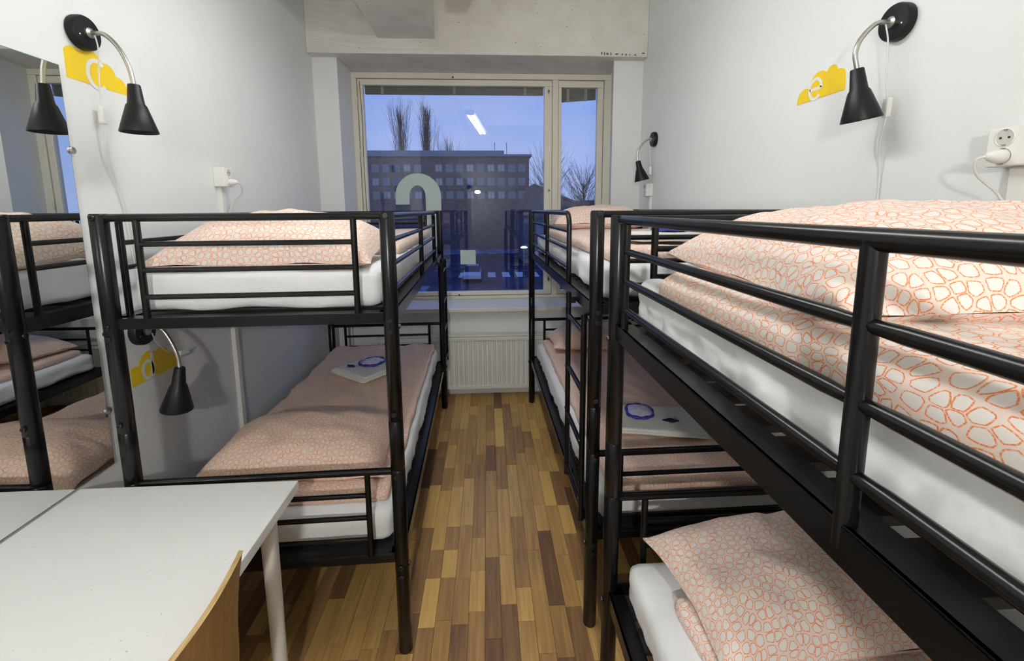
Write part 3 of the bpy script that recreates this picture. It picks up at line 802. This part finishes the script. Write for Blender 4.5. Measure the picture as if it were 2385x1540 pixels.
cloud(XL, 1, 1.690, .972, [(.02,.045,.03),(.095,.060,.055),(.165,.068,.042),(.205,.035,.040)], .245, ('d',.085,.042,.030), 'yellow cloud sticker with letter d under the left upper bunk')
cloud(XR, -1, 1.851, 2.062, [(.045,.010,.045),(.118,.050,.052),(.180,.078,.028),(.216,.050,.033)], .250, ('e',.100,.040,.034), 'yellow cloud sticker with letter e on the right wall')

# ------------------------------------------------------------------ sockets
def socket(x, s, y0, y1, z0, z1, label, holes, plug=None, cable=None, duct=None, extra=None):
    t = empty('wall_socket', (x, (y0+y1)/2, z0)); tag(t, label, 'socket', 'white wall sockets')
    hy = (y1-y0)/2; h = z1-z0; D = .055
    MB().box((min(0,s*D),-hy,0),(max(0,s*D),hy,h)).build('socket_box', M_white, t, bevel=.004)
    R_ = Matrix.Rotation(s*PI/2, 4, 'Y')
    for (yy, zz, r) in holes:
        Mx = Matrix.Translation((s*(D-.001), yy, zz)) @ R_
        MB().lathe([(r,0),(r,.003),(r*.93,.004),(r*.90,.0025),(r*.88,.0015)], 28, Mx).build('socket_ring', M_white, t, smooth=True, auto=True)
        d = MB().lathe([(r*.88,.0018),(r*.5,.0016)], 28, Mx).build('socket_well', M_socket, t)
        for q in (-1, 1):
            MB().lathe([(.0028,.0024),(.0028,.0032)], 10, Mx @ Matrix.Translation((0,q*r*.42,0))).build('pin_hole', M_pin, d)
            MB().box((-.002,-.0035,-.001),(.002,.0035,.002)).build('earth_clip', M_zinc, d, loc=(s*(D+.001), yy, zz+q*r*.82))
    if plug:
        yy, zz = plug
        MB().lathe([(.017,0),(.017,.014),(.012,.030),(.006,.040)], 18, Matrix.Translation((s*(D+.002),yy,zz)) @ R_).build('plug', M_white, t, smooth=True, auto=True)
    if cable: MB().tube(bez(cable, 8), .0032, 8).build('cable', M_cord, t, smooth=True)
    if duct:
        w, zb = duct
        MB().box((min(0,s*.022),-w/2,zb-z0),(max(0,s*.022),w/2,0)).build('cable_duct', M_white, t, bevel=.002)
    if extra: extra(t)
def knot(t):
    P = bez([(.03,.0,-.66),(.035,.03,-.69),(.03,.05,-.675),(.034,.02,-.70),(.03,-.02,-.68),(.036,.02,-.665),(.03,.06,-.71),(.025,.075,-.76)], 6)
    MB().tube(P, .003, 6).build('tied_cord', M_cord, t, smooth=True)
socket(XL, 1, 2.33, 2.405, 1.762, 1.858, 'white double wall socket on the left wall above the upper bunk', [(0,.071,.019),(0,.028,.019)], (0,.024),
       [(.095,.0,.022),(.10,.02,.01),(.08,.06,-.03),(.03,.06,-.08),(.012,.04,-.16),(.01,.03,-.3)], (.032,.02), knot)
socket(XR, -1, .955, 1.065, 1.735, 1.828, 'white double wall socket at the right edge above the nearest bunk', [(0.015,.068,.0215),(.015,.024,.0215)], (.015,.024),
       [(-.098,.015,.024),(-.105,.03,.015),(-.09,.035,-.02),(-.05,.015,-.07),(-.03,.0,-.14),(-.03,0,-.3)], (.05,.02))
socket(XR, -1, 3.44, 3.51, 1.735, 1.835, 'small white wall socket below the distant right lamp', [(0,.072,.018),(0,.028,.018)], None, None, (.04,.02))

# ------------------------------------------------------------------ mirror, table, chair
mr = empty('wall_mirror', (XL, .95, .74)); tag(mr, 'large frameless mirror on the left wall above the table', 'mirror')
MB().box((.004,-.62,0),(.0085,.612,1.366)).build('backing', M_glassedge, mr)
MB().box((.0085,-.618,.002),(.0095,.610,1.364)).build('mirror_face', M_mirror, mr)
for yy, zz in ((.614,1.10),(.614,.2),(-.62,1.1),(-.62,.2)):
    MB().lathe([(.012,0),(.012,.014),(.006,.017)], 14, Matrix.Translation((0,yy,zz)) @ Matrix.Rotation(PI/2,4,'Y')).build('mirror_clip', M_zinc, mr, smooth=True, auto=True)

tb = empty('table', (-1.0, .83, 0)); tag(tb, 'white rectangular table against the left wall under the mirror', 'table')
TX0, TX1, TY0, TY1 = -.350, .350, -.60, .588
MB().box((TX0,TY0,.703),(TX1,TY1,.737)).build('table_top', M_tableW, tb, bevel=.002)
lm = MB().lathe([(.020,0),(.021,.01),(.025,.60),(.026,.69),(.05,.692),(.05,.703)], 24).mesh('leg', True); lm.materials.append(M_leg); lm.set_sharp_from_angle(angle=math.radians(45))
for x in (TX0+.06, TX1-.058):
    for y in (TY0+.07, TY1-.10):
        o = bpy.data.objects.new('leg', lm); COL.objects.link(o); o.parent = tb; o.location = (x, y, 0)

ch = empty('plywood_chair', (-.78, .80, 0)); tag(ch, 'bent plywood chair pushed against the white table edge', 'chair')
# shell profile (x towards the back, z) : seat then back
prof = bez([(-.20,.445),(-.12,.452),(0,.440),(.08,.438),(.125,.468),(.138,.55),(.142,.65),(.152,.75),(.166,.835)], 5)
V = []; Fc = []; n = len(prof); m_ = 16; th = .011
for side in (0, 1):
    for i, p in enumerate(prof):
        tn = (prof[min(i+1,n-1)]-prof[max(i-1,0)]).normalized(); nr = Vector((tn.y, -tn.x))  # outwards (down/back)
        back = max(0, min(1, (p.y-.46)/.2))
        hw = .205 - .012*math.sin(PI*i/(n-1))
        for k in range(m_+1):
            v = 2*k/m_-1; bend = .030*(1-v*v)*back
            x = p.x + bend + nr.x*th*side; z = p.y + nr.y*th*side
            if i == n-1: z -= .012*abs(v)**4
            V.append((x, v*hw, z))
S = n*(m_+1)
for i in range(n-1):
    for k in range(m_):
        a = i*(m_+1)+k
        Fc.append((a,a+1,a+m_+2,a+m_+1)); Fc.append((S+a+m_+1,S+a+m_+2,S+a+1,S+a))
MB().add(V, Fc).build('shell', M_ply, ch, smooth=True)
Ed = []
for i in range(n-1):
    a = i*(m_+1); Ed.append((a, a+m_+1, S+a+m_+1, S+a)); a += m_; Ed.append((a+m_+1, a, S+a, S+a+m_+1))
for k in range(m_):
    a = (n-1)*(m_+1)+k; Ed.append((a, a+1, S+a+1, S+a)); Ed.append((k+1, k, S+k, S+k+1))
MB().add(V, Ed).build('ply_edge', M_plyedge, ch)
for sx, x in ((-1,-.15),(1,.09)):
    for sy in (-1, 1):
        MB().tube(bez([(x*.6,sy*.10,.43),(x,sy*.15,.415),(x+sx*.06,sy*.185,0)], 6), .010, 12).build('leg', M_steel, ch, smooth=True)

# ------------------------------------------------------------------ outside
ZG = -5.2
tag(MB().box((-90,5,ZG-.3),(90,220,ZG)).build('street', M_asph), 'dark wet street below the window', 'street', kind='structure')
def pav(a, b): tag(MB().box((a[0],a[1],ZG),(b[0],b[1],ZG+.14)).build('pavement', M_pave), 'pale frosty pavement beside the street', 'pavement', kind='structure')
pav((-30,22),(-5.2,39)); pav((-.9,32.5),(3,36.2)); pav((6,40),(30,70)); pav((-60,68),(40,75))
for k in range(7):
    tag(MB().box((-3+k*1.5,44.5,ZG),(-2.2+k*1.5,48,ZG+.01)).build('crossing_stripe', M_line), 'painted crossing stripe on the dark street', 'road marking', 'crossing stripes', 'structure')
# brick block
bd = empty('brick_building', (-18, 75, ZG)); tag(bd, 'long brown brick building across the street behind the window', 'building')
BW, BH = 25.1, 15.5
MB().box((-BW,0,0),(BW,14,BH)).build('brick_wall', M_brick, bd)
MB().box((-BW-.4,-.4,BH),(BW+.4,14.4,BH+.35)).build('roof_edge', M_roofm, bd)
MB().box((-BW+2,4,BH+.35),(BW-4,12,BH+1.5)).build('roof_storey', M_roofm, bd)
for x in (19.5, 21.6): MB().tube([(x,5,BH+.3),(x,5,BH+3)], .05, 6).build('roof_mast', M_pole, bd)
fm = MB(); fm.box((-.58,-.05,-.62),(.58,.04,-.5)); fm.box((-.58,-.05,.5),(.58,.04,.62)); fm.box((-.58,-.05,-.5),(-.48,.04,.5)); fm.box((.48,-.05,-.5),(.58,.04,.5)); fm.box((-.04,-.05,-.5),(.04,.04,.5))
fmm = fm.mesh('window'); fmm.materials.append(M_fframe)
pm1 = MB().box((-.5,-.03,-.52),(.5,.02,.52)).mesh('pane'); pm1.materials.append(M_pwin)
pm2 = MB().box((-.5,-.03,-.52),(.5,.02,.52)).mesh('pane'); pm2.materials.append(M_pwin2)
rw = random.Random(5)
for r_ in range(3):
    for k in range(15):
        x = 23.9 - 1.72*k
        if k in (9,) : continue
        w = bpy.data.objects.new('window', fmm); COL.objects.link(w); w.parent = bd; w.location = (x, 0, 13.65-2.2*r_)
        q = bpy.data.objects.new('pane', pm1 if rw.random() < .75 else pm2); COL.objects.link(q); q.parent = w
# small gabled house
hs = empty('gabled_house', (9.2, 56, ZG)); tag(hs, 'low gabled house at right below the brick building', 'building')
MB().prism([(-4.6,0),(4.6,0),(4.6,6.4),(-3.3,9.6),(-4.6,6.8)], 'y', 0, 10).build('house_wall', M_hwall, hs)
MB().prism([(-4.9,6.6),(-3.3,10.0),(5.4,6.4),(5.3,6.1),(-3.3,9.65),(-4.7,6.5)], 'y', -.4, 10.4).build('house_roof', M_tiles, hs)
for x in (-2.6,-.6,1.4): MB().box((x-.45,-.06,3.4),(x+.45,.02,4.9)).build('house_window', M_pwin, hs)
# bare trees
def tree(x, y, h, spread, label, upright=True, nb=90, seed=0):
    t = empty('bare_tree', (x, y, ZG)); tag(t, label, 'tree', 'bare trees outside'); r = random.Random(seed)
    MB().tube([(0,0,0),(.1,0,h*.4),(0,.1,h*.75),(0,0,h*.98)], [.22,.16,.09,.02], 6).build('trunk', M_bark, t, smooth=True)
    m = MB()
    for i in range(nb):
        z = h*(.30+.62*r.random()) if upright else h*(.25+.5*r.random()); a = r.uniform(0, 2*PI)
        ln = (h-z)*r.uniform(.5,.95)+.8 if upright else h*r.uniform(.25,.5)
        sp = spread*r.uniform(.5,1)
        d = Vector((math.cos(a)*sp, math.sin(a)*sp, 1 if upright else r.uniform(.3,1))).normalized()
        p0 = Vector((0,0,z)); p1 = p0 + d*ln*.5 + Vector((0,0,.05*ln)); p2 = p0 + d*ln + Vector((0,0,.22*ln))
        m.tube([p0,p1,p2], [.05,.032,.010], 4)
        for k in range(5):
            q0 = p0.lerp(p2, r.uniform(.3,.9)); q = (d + Vector((r.uniform(-.6,.6), r.uniform(-.6,.6), r.uniform(0,.7)))).normalized()
            m.tube([q0, q0+q*ln*r.uniform(.15,.35)], [.022,.008], 3)
    m.build('branches', M_bark, t)
tree(-17.0, 92, 25.8, .22, 'tall bare poplar at left above the brick roof', True, 70, 1)
tree(-11.9, 93, 26.0, .16, 'slender bare poplar in the middle above the brick roof', True, 95, 2)
tree(-9.4, 112, 22.9, .3, 'lower bare tree right of the poplars above the roof', True, 45, 3)
tree(13.5, 100, 18.2, .7, 'bare tree beside the right end of the brick building', False, 110, 4)
tree(20.1, 92, 15.1, .9, 'bare bushy tree seen through the narrow casement', False, 110, 5)
# houses low on the right (narrow casement)
h2 = empty('low_shed', (18.8, 71, ZG)); tag(h2, 'low plain building seen through the narrow casement', 'building')
MB().box((-5,0,0),(6,8,7.0)).build('shed_wall', M_hwall, h2); MB().prism([(-5.4,7.0),(6.4,7.0),(5,8.2),(-4,8.2)], 'y', -.4, 8.4).build('shed_roof', M_tiles, h2)
# car
car = empty('parked_car', (-1.5, 43.2, ZG)); tag(car, 'pale car standing on the street below the window', 'car')
MB().prism([(-2.1,.35),(-2.05,.75),(-1.1,.92),(1.3,.92),(2.1,.80),(2.15,.35)], 'x', -.85, .85).build('car_body', M_car, car, bevel=.06)
MB().prism([(-1.1,.90),(-.45,1.42),(.95,1.42),(1.55,.90)], 'x', -.72, .72).build('car_cabin', M_cglass, car, bevel=.05)
MB().box((-.64,-.40,1.40),(.64,.90,1.46)).build('car_roof', M_car, car, bevel=.03)
for sx in (-1, 1):
    for y in (-1.35, 1.35): MB().lathe([(.32,-.1),(.32,.1)], 18, Matrix.Translation((sx*.80,y,.32)) @ Matrix.Rotation(PI/2,4,'Y')).build('wheel', M_tyre, car)
    MB().box((sx*.62-.16,-2.12,.58),(sx*.62+.16,-2.03,.72)).build('headlight', M_line, car)
def street_lamp(x, y, h, label):
    t = empty('street_lamp', (x, y, ZG)); tag(t, label, 'street lamp', 'lit street lamps')
    MB().tube([(0,0,0),(0,0,h),(.0,-.5,h+.25)], [.08,.06,.05], 8).build('lamp_post', M_pole, t)
    MB().lathe([(.02,-.08),(.30,-.05),(.34,0),(.2,.1),(.02,.12)], 14, Matrix.Translation((0,-.6,h+.2))).build('lamp_head', M_head, t, smooth=True)
street_lamp(3.6, 44, 2.9, 'low lit lamp near the right bunk in the window view')
